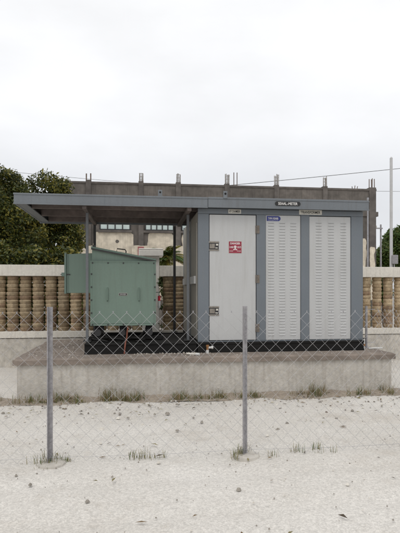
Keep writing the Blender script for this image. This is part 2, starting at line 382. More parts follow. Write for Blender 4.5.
# front door
xa, xb = px(209, YF) + .008, px(256.6, YF) - .008
d = MB(); d.box(xa, xb, YF + .012, YF + .045, SK + .024, zh - .01, M_panel)
door = part(d, 'door', ks, bevel=.005)
for yy in (246, 311):
    xl, zc = pt(214, yy, YF); hw, hh = .074, .066
    l = MB(); l.box(xl - hw, xl + hw, YF + .008, YF + .012, zc - hh, zc + hh, M_darksteel)
    l.box(xl - hw - .004, xl + hw + .004, YF + .002, YF + .008, zc + hh - .018, zc + hh + .004, M_chrome)
    l.box(xl - hw - .004, xl + hw + .004, YF + .002, YF + .008, zc - hh - .004, zc - hh + .014, M_chrome)
    l.box(xl - hw + .01, xl + .012, YF + .0, YF + .0078, zc - .036, zc + .034, M_chrome)
    l.box(xl + .03, xl + .062, YF - .012, YF + .0078, zc + .006, zc + .032, M_cream2)
    l.tube([(xl + .02, YF - .004, zc - .03), (xl + .055, YF - .004, zc - .03)], .008, M_cream2)
    part(l, 'latch', door, bevel=.002)
xs_, zs_ = pt(235.3, 247.2, YF); hw, hh = .097, .088
s = MB(); ys = YF + .008
s.box(xs_ - hw, xs_ + hw, ys, YF + .0119, zs_ - hh, zs_ + hh, M_red)
s.box(xs_ - hw - .004, xs_ + hw + .004, ys + .0015, YF + .0117, zs_ - hh - .004, zs_ + hh + .004, M_cream2)
text_mesh(s, 'DANGER', xs_, zs_ + .043, ys - .0006, .03, M_whitetxt, width=.15, bold=.02)
# skull and bones
s.prism_y([(xs_ + math.cos(t / 12 * 6.283) * .021, zs_ + .006 + math.sin(t / 12 * 6.283) * .02) for t in range(12)], ys - .001, ys, M_whitetxt)
s.box(xs_ - .011, xs_ + .011, ys - .0012, ys - .0001, zs_ - .026, zs_ - .008, M_whitetxt)
for k in (-1, 1):
    s.prism_y([(xs_ + k * .008 + math.cos(t / 8 * 6.283) * .005, zs_ + .005 + math.sin(t / 8 * 6.283) * .005) for t in range(8)], ys - .0016, ys - .0011, M_red)
    s.prism_y([(xs_ - k * .03, zs_ - .045), (xs_ - k * .03, zs_ - .038), (xs_ + k * .03, zs_ - .026), (xs_ + k * .03, zs_ - .033)], ys - .0009 - .0003 * k, ys - .0001, M_whitetxt)
text_mesh(s, '11000', xs_ - .058, zs_ - .012, ys - .0006, .026, M_whitetxt, width=.06, bold=.02)
text_mesh(s, 'VOLTS', xs_ + .06, zs_ - .012, ys - .0006, .026, M_whitetxt, width=.06, bold=.02)
text_mesh(s, 'DANGER', xs_ - .06, zs_ - .065, ys - .0006, .016, M_whitetxt, width=.055)
text_mesh(s, 'DANGER', xs_ + .058, zs_ - .065, ys - .0006, .016, M_whitetxt, width=.06)
part(s, 'danger_sign', door)
# hinges
for yy in (229.5, 279, 328):
    xh, zc = pt(257.2, yy, YF)
    h = MB(); h.box(xh - .026, xh - .007, YF + .004, YF + .012, zc - .06, zc + .06, M_hinge); h.box(xh + .012, xh + .034, YF - .007, YF, zc - .06, zc + .06, M_hinge)
    for q in range(3):
        h.tube([(xh + .003, YF - .005, zc - .06 + q * .041), (xh + .003, YF - .005, zc - .06 + q * .041 + .038)], .0105, M_hinge, n=10)
    part(h, 'hinge', ks)
# louvred panels
def louvred(a, c_, ytop, cols):
    xa, xb = px(a, YF) + .006, px(c_, YF) - .006
    zt = zf(ytop, (a + c_) / 2) - .006; z0 = SK + .022
    y = YF + .014
    m = MB(); m.box(xa, xb, y, y + .03, z0, zt, M_panel)
    zr0 = zf(223, (a + c_) / 2); k = 0
    zr1 = zf(335, (a + c_) / 2)
    nrow = 40
    for cc in cols:
        xc = px(cc, YF); hw = .049
        for i in range(nrow):
            z = zr0 + (zr1 - zr0) * i / (nrow - 1)
            # pressed hood: sloping face out over a dark quad painted as the slot's shade, rounded ends
            vs = [(xc - hw, y - .0002, z + .009), (xc + hw, y - .0002, z + .009), (xc + hw - .006, y - .0075, z - .006), (xc - hw + .006, y - .0075, z - .006),
                  (xc - hw, y - .0002, z - .007), (xc + hw, y - .0002, z - .007)]
            m.add(vs, [(0, 3, 2, 1), (0, 4, 3), (1, 2, 5)], M_panel)
            m.add([(xc - hw + .006, y - .0012, z - .0075), (xc + hw - .006, y - .0012, z - .0075), (xc + hw - .006, y - .0012, z - .0005), (xc - hw + .006, y - .0012, z - .0005)], [(0, 1, 2, 3)], M_gap)
    return part(m, 'louvred_panel', ks)
louvred(265.7, 301, 215, (271.3, 282.4, 293.5))
louvred(309.3, 351.2, 216.3, (319, 331.3, 343.6))
# plates and stickers
def plate(name, x0, x1, y0, y1, Y, txt, bg, fg, rounded=False, tw=.86, th=.6):
    xa, za = pt(x0, y1, Y); xb, zb = pt(x1, y0, Y); xc = (xa + xb) / 2
    m = MB()
    if rounded:
        r = (zb - za) / 2; pl = []
        for t in range(13): a = math.pi / 2 - math.pi * t / 12; pl.append((xb - r + math.cos(a) * r, za + r + math.sin(a) * r))
        for t in range(13): a = -math.pi / 2 - math.pi * t / 12; pl.append((xa + r + math.cos(a) * r, za + r + math.sin(a) * r))
        m.prism_y(pl, Y - .005, Y - .0005, bg)
    else: m.box(xa, xb, Y - .005, Y - .0005, za, zb, bg)
    o = part(m, name, ks, bevel=.001)
    t = MB(); text_mesh(t, txt, xc, za + (zb - za) * (1 - th) / 2, Y - .0062, (zb - za) * th, fg, width=(xb - xa) * tw, bold=.015)
    part(t, 'lettering', o)
    return o
plate('name_plate', 228.3, 241, 209.5, 213.4, YF - .002, 'HT CHAMBER', M_cream2, M_blacktxt)
plate('name_plate', 299, 321.8, 210.4, 214.5, YF - .002, 'TRANSFORMER', M_cream2, M_blacktxt)
# blue sticker: square on the left, round on the right
xa, za = pt(267.0, 220.8, YF); xb, zb = pt(280.8, 216.0, YF); ysx = YF + .014; r = (zb - za) / 2
m = MB(); pl = [(xa, za), (xa, zb)] + [(xb - r + math.cos(math.pi / 2 - math.pi * t / 12) * r, za + r + math.sin(math.pi / 2 - math.pi * t / 12) * r) for t in range(13)]
m.prism_y(pl, ysx - .003, ysx - .0003, M_blue); o = part(m, 'sticker', ks)
t = MB(); text_mesh(t, 'TARA', xa + .055, za + .03, ysx - .004, .025, M_whitetxt, width=.07, bold=.02); text_mesh(t, 'POWER', xa + .14, za + .024, ysx - .004, .03, M_whitetxt, width=.08, bold=.03)
text_mesh(t, 'SWITCHGEAR PVT LTD', xa + .1, za + .009, ysx - .004, .008, M_whitetxt, width=.15)
part(t, 'lettering', o)
# roof
YR0 = 7.28; ZR0, ZR1 = 2.735, 2.875
xr0, xr1 = px(208, YR0) + .002, px(369, YR0)
rf = MB(); rf.box(xr0, xr1, YR0, YB + .08, ZR0 + .006, ZR1, M_fascia)
rf.box(xr0, xr1 + .004, YR0 - .006, YR0, ZR1 - .018, ZR1 + .006, M_fascia); rf.box(xr0, xr1 + .004, YR0 - .005, YR0 + .0, ZR0 - .004, ZR0 + .014, M_fascia)
rf.box(xr0 + .01, xr1, YR0 + .004, YB + .06, ZR1, ZR1 + .012, M_fascia)
roof = part(rf, 'roof', ks, bevel=.005)
l = MB(); xl, zl = pt(225.3, 193.8, YR0 - .006); l.box(xl - .03, xl + .03, YR0 - .016, YR0 - .0065, zl - .07, zl + .04, M_fascia); l.tube([(xl, YR0 - .022, zl + .0), (xl, YR0 - .014, zl + .0)], .016, M_gap, n=12)
part(l, 'lifting_lug', roof, bevel=.003)
plate('maker_plate', 275, 300.5, 201.8, 205.6, YR0 - .003, 'SEAAL.-METER', M_blacktxt, M_whitetxt, rounded=True, tw=.76, th=.62)

# ------------------------------------------------------------------ canopy
YC0, YC1 = 7.28, 9.2
xc0 = -1.715; xc1 = xr0 - .006
cp = thing('canopy', 'flat grey steel canopy on thin posts over the green transformer', 'canopy', ((xc0 + xc1) / 2, (YC0 + YC1) / 2, SK))
f = MB(); f.box(xc0, xc1, YC0, YC0 + .03, ZR0 - .008, ZR1, M_fascia)
f.box(xc0 - .006, xc1, YC0 - .008, YC0 - .0005, ZR0 - .014, ZR0 + .006, M_fascia); f.box(xc0 - .006, xc1, YC0 - .007, YC0 - .0005, ZR1 - .02, ZR1 + .004, M_fascia)
f.box(xc0, xc0 + .03, YC0 + .031, YC1 - .031, ZR0 - .008, ZR1, M_fascia); f.box(xc0 + .031, xc0 + .16, YC0 + .032, YC1 - .032, ZR0 - .004, ZR0 + .012, M_fascia)
f.box(xc0, xc1, YC1 - .03, YC1, ZR0 - .03, ZR1, M_fascia)
# seam strap
xq = px(104.5, YC0); f.box(xq - .004, xq + .004, YC0 - .003, YC0 - .0005, ZR0 + .007, ZR1 - .021, M_frame)
part(f, 'fascia', cp, bevel=.003)
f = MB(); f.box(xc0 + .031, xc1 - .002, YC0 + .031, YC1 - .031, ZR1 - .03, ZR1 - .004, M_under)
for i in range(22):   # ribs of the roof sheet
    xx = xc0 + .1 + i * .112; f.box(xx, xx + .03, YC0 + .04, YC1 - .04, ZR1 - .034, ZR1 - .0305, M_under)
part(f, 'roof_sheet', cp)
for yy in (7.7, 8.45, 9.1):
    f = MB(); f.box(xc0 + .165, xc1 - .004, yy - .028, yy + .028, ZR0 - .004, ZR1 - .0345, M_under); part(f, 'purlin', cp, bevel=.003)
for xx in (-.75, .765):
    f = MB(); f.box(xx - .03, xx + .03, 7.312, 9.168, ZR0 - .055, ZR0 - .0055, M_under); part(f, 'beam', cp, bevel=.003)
l = MB(); xl, zl = pt(160.2, 192.0, YC0 + .02); l.box(xl - .03, xl + .03, YC0 + .032, YC0 + .044, ZR1 - .02, zl + .035, M_fascia); l.tube([(xl, YC0 + .026, zl), (xl, YC0 + .034, zl)], .014, M_gap, n=12)
part(l, 'lifting_lug', cp, bevel=.003)
for xx, yy, mt, w_ in ((px(87.2, 7.7), 7.7, M_postpaint, .02), (px(188, 7.7), 7.7, M_postpaint, .02), (px(174.5, 9.1), 9.1, M_darksteel, .022), (-.75, 9.1, M_darksteel, .022)):
    p = MB(); p.box(xx - w_, xx + w_, yy - w_, yy + w_, SK + .008, ZR0 - .056, mt)
    p.box(xx - .06, xx + .06, yy - .06, yy + .06, SK, SK + .008, M_darksteel)
    for sx in (-1, 1):
        for sy in (-1, 1): p.tube([(xx + sx * .042, yy + sy * .042, SK + .008), (xx + sx * .042, yy + sy * .042, SK + .03)], .008, M_darksteel, n=6)
    part(p, 'post', cp, bevel=.003)

# skid under transformer
XS0, XS1 = px(84.5, 7.4), X0 - .02
sk = thing('transformer_plinth', 'low black steel plinth carrying the green transformer and the canopy posts', 'plinth', ((XS0 + XS1) / 2, 8.3, SLAB))
s = MB()
for ya, yb in ((7.39, 7.46), (9.13, 9.2)):
    s.box(XS0, XS1, ya, yb, SLAB - .002, SK, M_black)
    s.box(XS0, XS1, ya - .02, ya, SK - .022, SK, M_black); s.box(XS0, XS1, ya - .02, ya, SLAB, SLAB + .022, M_black)
for xx in (XS0, -.3, .25, XS1 - .06): s.box(xx, xx + .06, 7.461, 9.129, SLAB - .002, SK - .003, M_black)
part(s, 'channel_frame', sk, bevel=.003)
s = MB(); s.box(XS0 + .062, XS1 - .062, 7.465, 9.125, SK - .02, SK - .012, M_black); part(s, 'cover_plate', sk)

# ------------------------------------------------------------------ transformer
YT = 7.9; YTB = 8.9
tx0, tz0 = pt(90.3, 326, YT); tx1, tz1 = pt(156, 261.5, YT)
tr = thing('transformer', 'green steel transformer with sloping lid and side cable box under the canopy', 'transformer', ((tx0 + tx1) / 2, 8.4, SK))
t = MB(); t.box(tx0, tx1, YT, YTB, tz0, tz1, M_green)
t.box(tx0 + .03, tx1 - .03, YT - .006, YT, tz0 + .035, tz1 - .035, M_green)
t.box(tx0 - .004, tx1 + .004, YT - .009, YT + .02, tz1 - .012, tz1 + .004, M_green)
for i in range(5):
    for zz in (tz0 + .018, tz1 - .03):
        xx = tx0 + .035 + (tx1 - tx0 - .07) * i / 4; t.tube([(xx, YT - .016, zz), (xx, YT, zz)], .0125, M_darksteel, n=6)
for i in range(1, 5):
    for xx in (tx0 + .018, tx1 - .018):
        zz = tz0 + (tz1 - tz0) * i / 5; t.tube([(xx, YT - .016, zz), (xx, YT, zz)], .0125, M_darksteel, n=6)
tank = part(t, 'tank', tr, bevel=.003)
# lifting handles on the front cover
for xq in (107.5, 139):
    h = MB(); xx, za = pt(xq, 301, YT); _, zb = pt(xq, 288, YT)
    h.tube([(xx, YT - .0065, za), (xx, YT - .035, za + .01), (xx, YT - .035, zb - .01), (xx, YT - .0065, zb)], .009, M_green, n=8)
    part(h, 'handle', tank)
p = MB(); xa, za = pt(118.8, 295.7, YT); xb, zb = pt(127.2, 293, YT); yp = YT - .0065
p.box(xa, xb, yp - .004, yp, za, zb, M_cream2); p.box(xa + .004, xb - .004, yp - .006, yp - .0041, za + .004, zb - .004, M_blacktxt)
text_mesh(p, 'DANGER', (xa + xb) / 2, za + .012, yp - .0066, .018, M_whitetxt, width=(xb - xa) * .7)
part(p, 'name_plate', tr)
# sloping upper body and lid
ulx, ulz = pt(92, 248, YT + .05); urx, urz = pt(155.5, 260, YT + .05)
u = MB(); u.prism_y([(ulx, tz1 + .004), (urx, tz1 + .004), (urx, max(urz - .015, tz1 + .012)), (ulx, ulz - .015)], YT + .05, YTB - .02, M_green)
part(u, 'upper_body', tr, bevel=.003)
lx0, lz0 = pt(91, 246.2, YT); lx1, lz1 = pt(156.3, 258.9, YT)
l = MB(); l.prism_y([(lx0, lz0 - .028), (lx1, lz1 - .028), (lx1, lz1), (lx0, lz0)], YT - .01, YTB + .03, M_green2)
l.prism_y([(lx0, lz0 - .05), (lx1, lz1 - .05), (lx1, lz1 - .029), (lx0, lz0 - .029)], YT - .004, YT + .012, M_darksteel)
lid = part(l, 'lid', tr, bevel=.003)
def lidz(x): return lz0 + (lz1 - lz0) * (x - lx0) / (lx1 - lx0)
h = MB(); xa, xb = px(116.5, YT + .15), px(126, YT + .15); h.tube([(xa, YT + .15, lidz(xa) - .005), (xa + .01, YT + .15, lidz(xa) + .05), (xb - .015, YT + .15, lidz(xb) + .065), (xb, YT + .15, lidz(xb) + .04), (xb, YT + .15, lidz(xb) - .005)], .009, M_darksteel)
part(h, 'handle', lid)
h = MB(); h.box(lx0 + .02, lx0 + .07, YT + .02, YT + .06, lidz(lx0) - .012, lidz(lx0) + .02, M_darksteel); part(h, 'lid_clamp', lid)
# cable box on the left
YX = 8.15
cx0, cz0 = pt(66.5, 293, YX); cx1, _ = pt(92, 293, YX); cz1 = pt(66.5, 254, YX)[1]
c_ = MB(); c_.prism_y([(cx0, cz0), (cx1 + .05, cz0), (cx1 + .05, cz1 + .02), (cx0, cz1)], YX, YX + .5, M_green)
cbx = part(c_, 'cable_box', tr, bevel=.004)
fl = MB(); fl.box(cx0 - .03, cx0 - .001, YX - .03, YX + .53, cz0 - .01, cz1 + .012, M_green2)
fl.box(cx0 + .02, cx0 + .034, YX - .007, YX - .0005, cz0 + .01, cz1 - .01, M_green2)
zz = pt(66, 274.5, YX)[1]; fl.box(cx0 - .075, cx0 - .031, YX - .02, YX + .02, zz - .03, zz + .03, M_green2)
fl.tube([(cx0 - .09, YX - .012, zz), (cx0 + .06, YX - .012, zz)], .008, M_darksteel)
part(fl, 'flange', cbx, bevel=.002)
# rollers under the tank, on two channels
for yy in (8.03, 8.72):
    s = MB(); s.box(tx0 - .06, tx1 + .12, yy - .05, yy + .05, SK, SK + .05, M_black); part(s, 'bed_channel', tr, bevel=.003)
for xq in (98, 122.5, 149.3):
    for yy in (8.03, 8.72):
        xx = px(xq, 8.0); s = MB(); s.box(xx - .045, xx + .045, yy - .045, yy + .045, SK + .05, tz0 - .001, M_black)
        s.tube([(xx, yy - .06, SK + .11), (xx, yy + .06, SK + .11)], .055, M_darksteel, n=14); part(s, 'roller', tr)
# breather on the right flank
xx, zt_ = pt(159.2, 296, 8.2); s = MB()
s.tube([(tx1 - .01, 8.2, zt_ + .06), (xx, 8.2, zt_ + .06), (xx, 8.2, zt_)], .008, M_green)
s.lathe([(.01, zt_ + .005), (.022, zt_), (.022, zt_ - .08)], M_redb, cx=xx, cy=8.2, n=12)
s.lathe([(.022, zt_ - .0801), (.024, zt_ - .17), (.012, zt_ - .2)], M_white, cx=xx, cy=8.2, n=12)
part(s, 'breather', tr)
# earth strip hanging from the tank
xa, za = pt(128, 327, 7.93); xb, zb = pt(124.3, 352, 7.3)
s = MB(); s.tube([(xa, 7.93, za), (xa - .01, 7.86, za - .06), (xa - .012, 7.6, SK + .06), (xb + .015, 7.38, SK + .012), (xb + .008, 7.345, SK - .05), (xb, 7.32, SLAB + .01)], .011, M_cable)
part(s, 'earth_cable', tr)
for q in range(3):
    xa = px(100 + 19 * q, 7.6); s = MB(); pts = [(xa + .12 * math.sin(k * 1.1 + q), 7.95 - k * .06, SK + .012 + .03 * math.sin(k / 7 * 3.14) + (.13 if k == 0 else 0)) for k in range(8)]
    s.tube(pts, .016, M_black); part(s, 'power_cable', tr, smooth=True)

# ------------------------------------------------------------------ standpipe and pipe scraps by the base
xx, zt_ = pt(207.5, 348, 7.3)
sp = MB(); sp.tube([(xx, 7.3, SLAB - .01), (xx, 7.3, SLAB + .05)], .022, M_white, n=12); sp.tube([(xx, 7.3, SLAB + .05), (xx, 7.3, SLAB + .1)], .017, M_copper, n=12)
sp.tube([(xx, 7.3, SLAB + .1), (xx, 7.3, SLAB + .125)], .023, M_copper, n=12); sp.tube([(xx + .015, 7.3, SLAB + .085), (xx + .075, 7.3, SLAB + .085)], .016, M_white, n=12)
sp.tube([(xx + .06, 7.3, SLAB + .085), (xx + .083, 7.3, SLAB + .085)], .022, M_white, n=12)
o = sp.build('standpipe', smooth=False); tag(o, 'short white and copper pipe stub with side tee rising before the black base', 'pipe stub')
sp = MB(); xa = px(187, 7.12); xb = px(198, 7.12)
sp.tube([(xa, 7.16, SLAB + .018), (xa + .08, 7.12, SLAB + .016), (xb - .02, 7.09, SLAB + .016), (xb, 7.07, SLAB + .014)], .015, M_cope, n=10); sp.tube([(xb - .03, 7.095, SLAB + .018), (xb + .012, 7.06, SLAB + .018)], .02, M_white, n=10)
tag(sp.build('pipe_offcut'), 'short bent pale pipe lying on the pad edge left of the standpipe', 'pipe offcut')
sp = MB(); xa = px(367, 7.55); sp.tube([(xa, 7.5, SLAB + .012), (xa + .26, 7.56, SLAB + .012)], .012, M_white, n=10)
tag(sp.build('pipe_offcut'), 'straight thin white pipe lying on the pad beside the right fence post', 'pipe offcut')
# earthing pipe at the kiosk corner
xa = X1 + .045; sp = MB(); sp.tube([(xa, 7.46, SLAB - .01), (xa, 7.46, SLAB + .17)], .014, M_white, n=10); sp.tube([(xa, 7.46, SLAB + .06), (xa, 7.46, SLAB + .09)], .02, M_copper, n=10); sp.box(xa - .03, xa + .03, 7.45, 7.47, SLAB + .17, SLAB + .185, M_darksteel)
tag(sp.build('earthing_pipe'), 'short white earthing pipe with copper clamp at the kiosk right corner', 'earthing pipe')

# ------------------------------------------------------------------ boundary wall
YW = 10.3
wl = thing('boundary_wall', 'long low boundary wall of stacked terracotta balusters under a pale coping', 'wall', (0.5, YW, 0))
XW0, XW1 = -6.6, 9.4
zc0, zc1, zr1, zr0 = 1.795, 2.015, 0.705, 0.575
w = MB(); w.box(XW0, XW1, YW - .11, YW + .11, -.1, zr0 - .012, M_lowwall); part(w, 'base_wall', wl, bevel=.004)
w = MB(); w.box(XW0, XW1, YW - .13, YW + .13, zr0, zr1, M_cope); part(w, 'bottom_rail', wl, bevel=.008)
xpl = px(150.7, YW); hwp = (px(159, YW) - px(142.4, YW)) / 2
for a, b_ in ((XW0, xpl - hwp - .002), (xpl + hwp + .002, XW1)):
    w = MB(); w.box(a, b_, YW - .15, YW + .15, zc0, zc1, M_cope)
    part(w, 'coping', wl, bevel=.008)
w = MB(); w.box(xpl - hwp, xpl + hwp, YW - .16, YW + .16, zr0 - .4, pt(150, 256.8, YW)[1], M_pillar); part(w, 'pillar', wl, bevel=.008)
w = MB(); hw = (px(163, YW) - px(139, YW)) / 2; zca, zcb = pt(150, 256.8, YW)[1], pt(150, 249.3, YW)[1]
w.box(xpl - hw, xpl + hw, YW - .25, YW + .25, zca, zcb - .03, M_pillar)
w.prism_z([(xpl - hw + .0, YW - .25), (xpl + hw, YW - .25), (xpl + hw, YW + .25), (xpl - hw, YW + .25)], zcb - .0295, zcb, M_pillar); part(w, 'pillar_cap', wl, bevel=.012)
# baluster column: a stack of 14 barrel tiles, each with its own tone; four variants shared by the copies
pitch = 0.2455; bal = []
def baluster_mesh(seed):
    rr = random.Random(seed); m = MB(); nn = 14; hh = (zc0 - zr1) / nn
    for i in range(nn):
        z = zr1 + i * hh; mt = rr.choice([M_tile, M_tile, M_tile2, M_tile3, M_tile2]); e = rr.uniform(-.005, .003)
        ox, oy = rr.uniform(-.005, .005), rr.uniform(-.004, .004)
        prof = [(.098, z), (.103, z + hh * .08), (.112 + e, z + hh * .34), (.117 + e, z + hh * .6), (.117 + e, z + hh * .8), (.111 + e, z + hh * .93), (.099, z + hh * .999)]
        m.lathe(prof, mt, n=18, cx=ox, cy=oy, sy=.85)
    m.v = [(x, y, z) for x, y, z in m.v]
    return m
protos = []
xb = px(45 / 6.67 + 6.1, YW)   # middle of the first column counted from the photograph
cnt = 0
xr_ = px(168.2, YW); pr_ = (px(376.9, YW) - xr_); pr_ /= round(pr_ / pitch)
spots = []
k = 0
while xb - k * pitch > XW0 + .15: spots.append(xb - k * pitch); k += 1
k = 1
while xb + k * pitch < xpl - hwp - .06: spots.append(xb + k * pitch); k += 1
k = 0
while xr_ + k * pr_ < XW1 - .15: spots.append(xr_ + k * pr_); k += 1
for xx in spots:
    if cnt < 6:
        o = baluster_mesh(cnt).build('baluster', wl, smooth=True); protos.append(o)
    else:
        o = protos[R.randrange(6)].copy(); COL.objects.link(o); o.parent = wl
    o.location = (xx - .5, 0, 0); o.rotation_euler.z = R.choice([0, math.pi]) + R.uniform(-.06, .06)
    if xx > xr_ + .3: o.scale.x = .87
    cnt += 1

# ------------------------------------------------------------------ building behind
YBD = 20.0
def bp(x, y, Y=YBD): return pt(x, y, Y)
bx0, bx1 = px(62, YBD), px(376, YBD)
ZB = 5.8
bd = thing('concrete_building', 'unfinished grey concrete building with column starter bars along its flat roof', 'building', ((bx0 + bx1) / 2, 24, 0))
zwin0 = bp(115, 230)[1]; zwin1 = 4.62; zbeam = 4.64
w = MB()
w.box(bx0 + .02, bx1 - .02, YBD + .06, YBD + 8, -.1, zbeam, M_conc)
part(w, 'wall', bd)
w = MB(); w.box(bx0, bx1, YBD, YBD + 8.05, zbeam + .002, ZB, M_conc); w.box(bx0 - .02, bx1 + .02, YBD - .03, YBD + 8.08, ZB - .09, ZB + .001, M_conc2)
part(w, 'roof_beam', bd, bevel=.02)
cols = (88.5, 141, 178.3, 227, 276.5, 325, 372.3)
def starter(xc, Y, kind, parent, ztop):
    rb = MB()
    if kind == 'two':
        offs = [(-.085, 0), (.085, 0)]; rad = .028
    elif kind == 'three': offs = [(-.13, 0), (.0, 0), (.13, .05), (.03, .1)]; rad = .018
    else: offs = [(-.07, 0), (-.03, .05), (.02, 0), (.06, .06), (.085, 0)]; rad = .017
    for ox, oy in offs:
        zz = ztop + R.uniform(-.05, .03); l = R.uniform(-.015, .015)
        rb.tube([(xc + ox, Y + oy, ZB - .1), (xc + ox + l, Y + oy, zz)], rad, M_rebar if kind != 'bundle' else M_stub, n=6)
    if kind == 'bundle':
        for q in range(3): z = ZB + .12 + q * .13; rb.tube([(xc - .08, Y, z), (xc + .09, Y, z)], .012, M_stub, n=6)
    part(rb, 'starter_bars', parent)
kinds = ['two', 'bundle', 'bundle', 'bundle', 'bundle', 'bundle', 'three']
tops = [173, 173.0, 173.5, 174, 174.5, 176.5, 178]
for xq, kd, ty in zip(cols, kinds, tops):
    xc = px(xq, YBD); hw = .1 if xq < 370 else .15
    c_ = MB(); c_.box(xc - hw, xc + hw, YBD - .05, YBD + .25, -.1, ZB + .06, M_conc2)
    co = part(c_, 'column', bd, bevel=.01)
    starter(xc, YBD + .02, kd, co, bp(xq, ty)[1])
# lattice starter next to the fourth column, small pegs near the corner
rb = MB(); xc = px(235.5, YBD + 2); zt_ = pt(235.5, 172.5, YBD + 2)[1]
for o_ in (-.075, .07): rb.tube([(xc + o_, YBD + 2, ZB - .05), (xc + o_, YBD + 2, zt_)], .02, M_rebar, n=6)
for q in range(4): rb.tube([(xc - .09, YBD + 2, ZB + .12 + q * .11), (xc + .09, YBD + 2, ZB + .12 + q * .11)], .012, M_rebar, n=6)
part(rb, 'starter_bars', bd)
rb = MB()
for xq in (353.5, 355.5, 357.8): xc, zz = bp(xq, 185.5 + R.uniform(-.5, 1)); rb.tube([(xc, YBD + .1, ZB - .05), (xc + R.uniform(-.04, .04), YBD + .1, zz)], .016, M_rebar, n=6)
part(rb, 'starter_bars', bd)
b_ = MB(); xa, za = bp(375.8, 216.5); xb_, zb_ = bp(378, 212); b_.box(bx1 - .019, xb_, YBD - .04, YBD + .15, za, zb_, M_conc2); part(b_, 'bracket', bd, bevel=.01)
# windows: bands of panes between the columns
def window(xa, xb, npan, za=zwin0, zb=zwin1):
    x0, x1 = px(xa, YBD), px(xb, YBD); y = YBD + .06
    f = MB(); t = .045
    f.box(x0, x1, y - .04, y - .001, za, za + t, M_winframe); f.box(x0, x1, y - .04, y - .001, zb - t, zb, M_winframe)
    for i in range(npan + 1):
        xx = x0 + (x1 - x0) * i / npan; f.box(xx - t / 2, xx + t / 2, y - .038, y - .0012, za + t + .001, zb - t - .001, M_winframe)
    wo = part(f, 'window', bd)
    p = MB(); p.box(x0 + .02, x1 - .02, y - .02, y - .002, za + .02, zb - .02, M_glass); part(p, 'pane', wo)
    s = MB(); s.box(x0 - .08, x1 + .08, y - .1, y - .0005, za - .09, za - .002, M_conc2); part(s, 'sill', wo)
window(100, 130, 4); window(145.5, 173.5, 5); window(182, 224, 6); window(231, 273, 6); window(280, 322, 6); window(329, 361, 5)
# cream whitewash patches with ragged edges
def patch(xa, xb, ya, yb, Y=YBD + .054, amp_=.02):
    x0, z1 = pt(xa, ya, Y); x1, _ = pt(xb, ya, Y); z0 = pt(xa, yb, Y)[1]
    rr = .09; pl = []
    def edge(p, q, amp, st=.12):
        k = max(3, int(math.dist(p, q) / st)); d = ((q[0] - p[0]) / k, (q[1] - p[1]) / k); ln = math.hypot(*d); nx, nz = -d[1] / ln, d[0] / ln
        w_ = 0
        for i in range(k):
            w_ = .6 * w_ + R.gauss(0, amp); pl.append((p[0] + d[0] * i + nx * w_, p[1] + d[1] * i + nz * w_))
    c = min(.07, (x1 - x0) * .2)
    edge((x0 + c, z1), (x1 - c, z1), .008); edge((x1 - c, z1), (x1, z1 - c), .01); edge((x1, z1 - c), (x1, z0), amp_)
    edge((x1, z0), (x0, z0), .001, .5); edge((x0, z0), (x0, z1 - c), amp_); edge((x0, z1 - c), (x0 + c, z1), .01)
    m = MB(); m.prism_y(pl, Y - .004, Y + .002, M_cream); part(m, 'whitewash', bd)
patch(93.6, 133.4, 232, 300); patch(148, 173.5, 233, 300); patch(182, 222, 234, 300); patch(232, 272, 234, 300); patch(64, 85, 233, 300); patch(281, 320, 236, 300); patch(330, 366, 238, 300)
for xq in cols[:-1]: patch(xq - 9, xq + 9, 245.5, 300, YBD - .052, .01)
patch(369.9, 375.1, 247, 300, YBD - .052, .012)
m = MB(); xa, za = bp(117.2, 241.5, YBD + .045); m.prism_y([(xa + math.cos(t / 9 * 6.283) * R.uniform(.06, .1), za + math.sin(t / 9 * 6.283) * R.uniform(.05, .08)) for t in range(9)], YBD + .044, YBD + .0485, M_conc); part(m, 'wall_hole', bd)
m = MB(); xa, za = bp(140.3, 248); m.box(xa - .1, xa + .14, YBD - .075, YBD - .055, za - .6, za + .05, mat('faded_red_paint', (0.3, 0.1, 0.1), 0.8)); part(m, 'red_board', bd)

# ------------------------------------------------------------------ poles and wires
Y = 12.0; xx, zt_ = pt(391.2, 158, Y)
pl = thing('lamp_pole', 'tall pale grey pole with a small box low down, behind the wall', 'pole', (xx, Y, 0))
p = MB(); p.tube([(xx, Y, -.1), (xx, Y, zt_)], [.042, .036], M_polewhite, n=14); p.tube([(xx, Y, zt_), (xx, Y, zt_ + .03)], [.036, .01], M_polewhite, n=14); part(p, 'mast', pl)
p = MB(); p.tube([(xx + .055, Y - .05, -.1), (xx + .055, Y - .05, pt(391, 262, Y)[1])], .015, M_polewhite); part(p, 'conduit', pl)
p = MB(); _, za = pt(391, 264, Y); _, zb = pt(391, 255.5, Y); p.box(xx - .02, xx + .11, Y - .13, Y - .043, za, zb, M_postgal); p.box(xx - .025, xx + .115, Y - .135, Y - .13, za - .004, zb + .006, M_postgal); part(p, 'junction_box', pl, bevel=.006)
Y = 24.0; xx, zt_ = pt(380.8, 224.5, Y)
up = thing('utility_pole', 'thin distant grey utility pole with one crossarm before the trees', 'utility pole', (xx, Y, 0))
p = MB(); p.tube([(xx, Y, -.1), (xx, Y, zt_)], [.055, .04], M_postgal, n=10); part(p, 'mast', up)
p = MB(); _, za = pt(380, 228.5, Y); xl = px(375.2, Y); p.box(xl, xx + .06, Y - .09, Y - .045, za - .03, za + .03, M_postgal); p.tube([(xl + .03, Y - .07, za + .03), (xl + .03, Y - .07, za + .13)], .025, M_cream2); part(p, 'crossarm', up)
Y = 10.9; xx, zt_ = pt(367.8, 199, Y); p = MB(); p.tube([(xx, Y, -.05), (xx, Y, zt_)], .017, M_galv, n=10); p.tube([(xx, Y, zt_ - .02), (xx, Y, zt_ + .03)], .024, M_galv, n=10)
tag(p.build('steel_pipe'), 'thin upright galvanised pipe behind the wall at the kiosk right side', 'pipe')
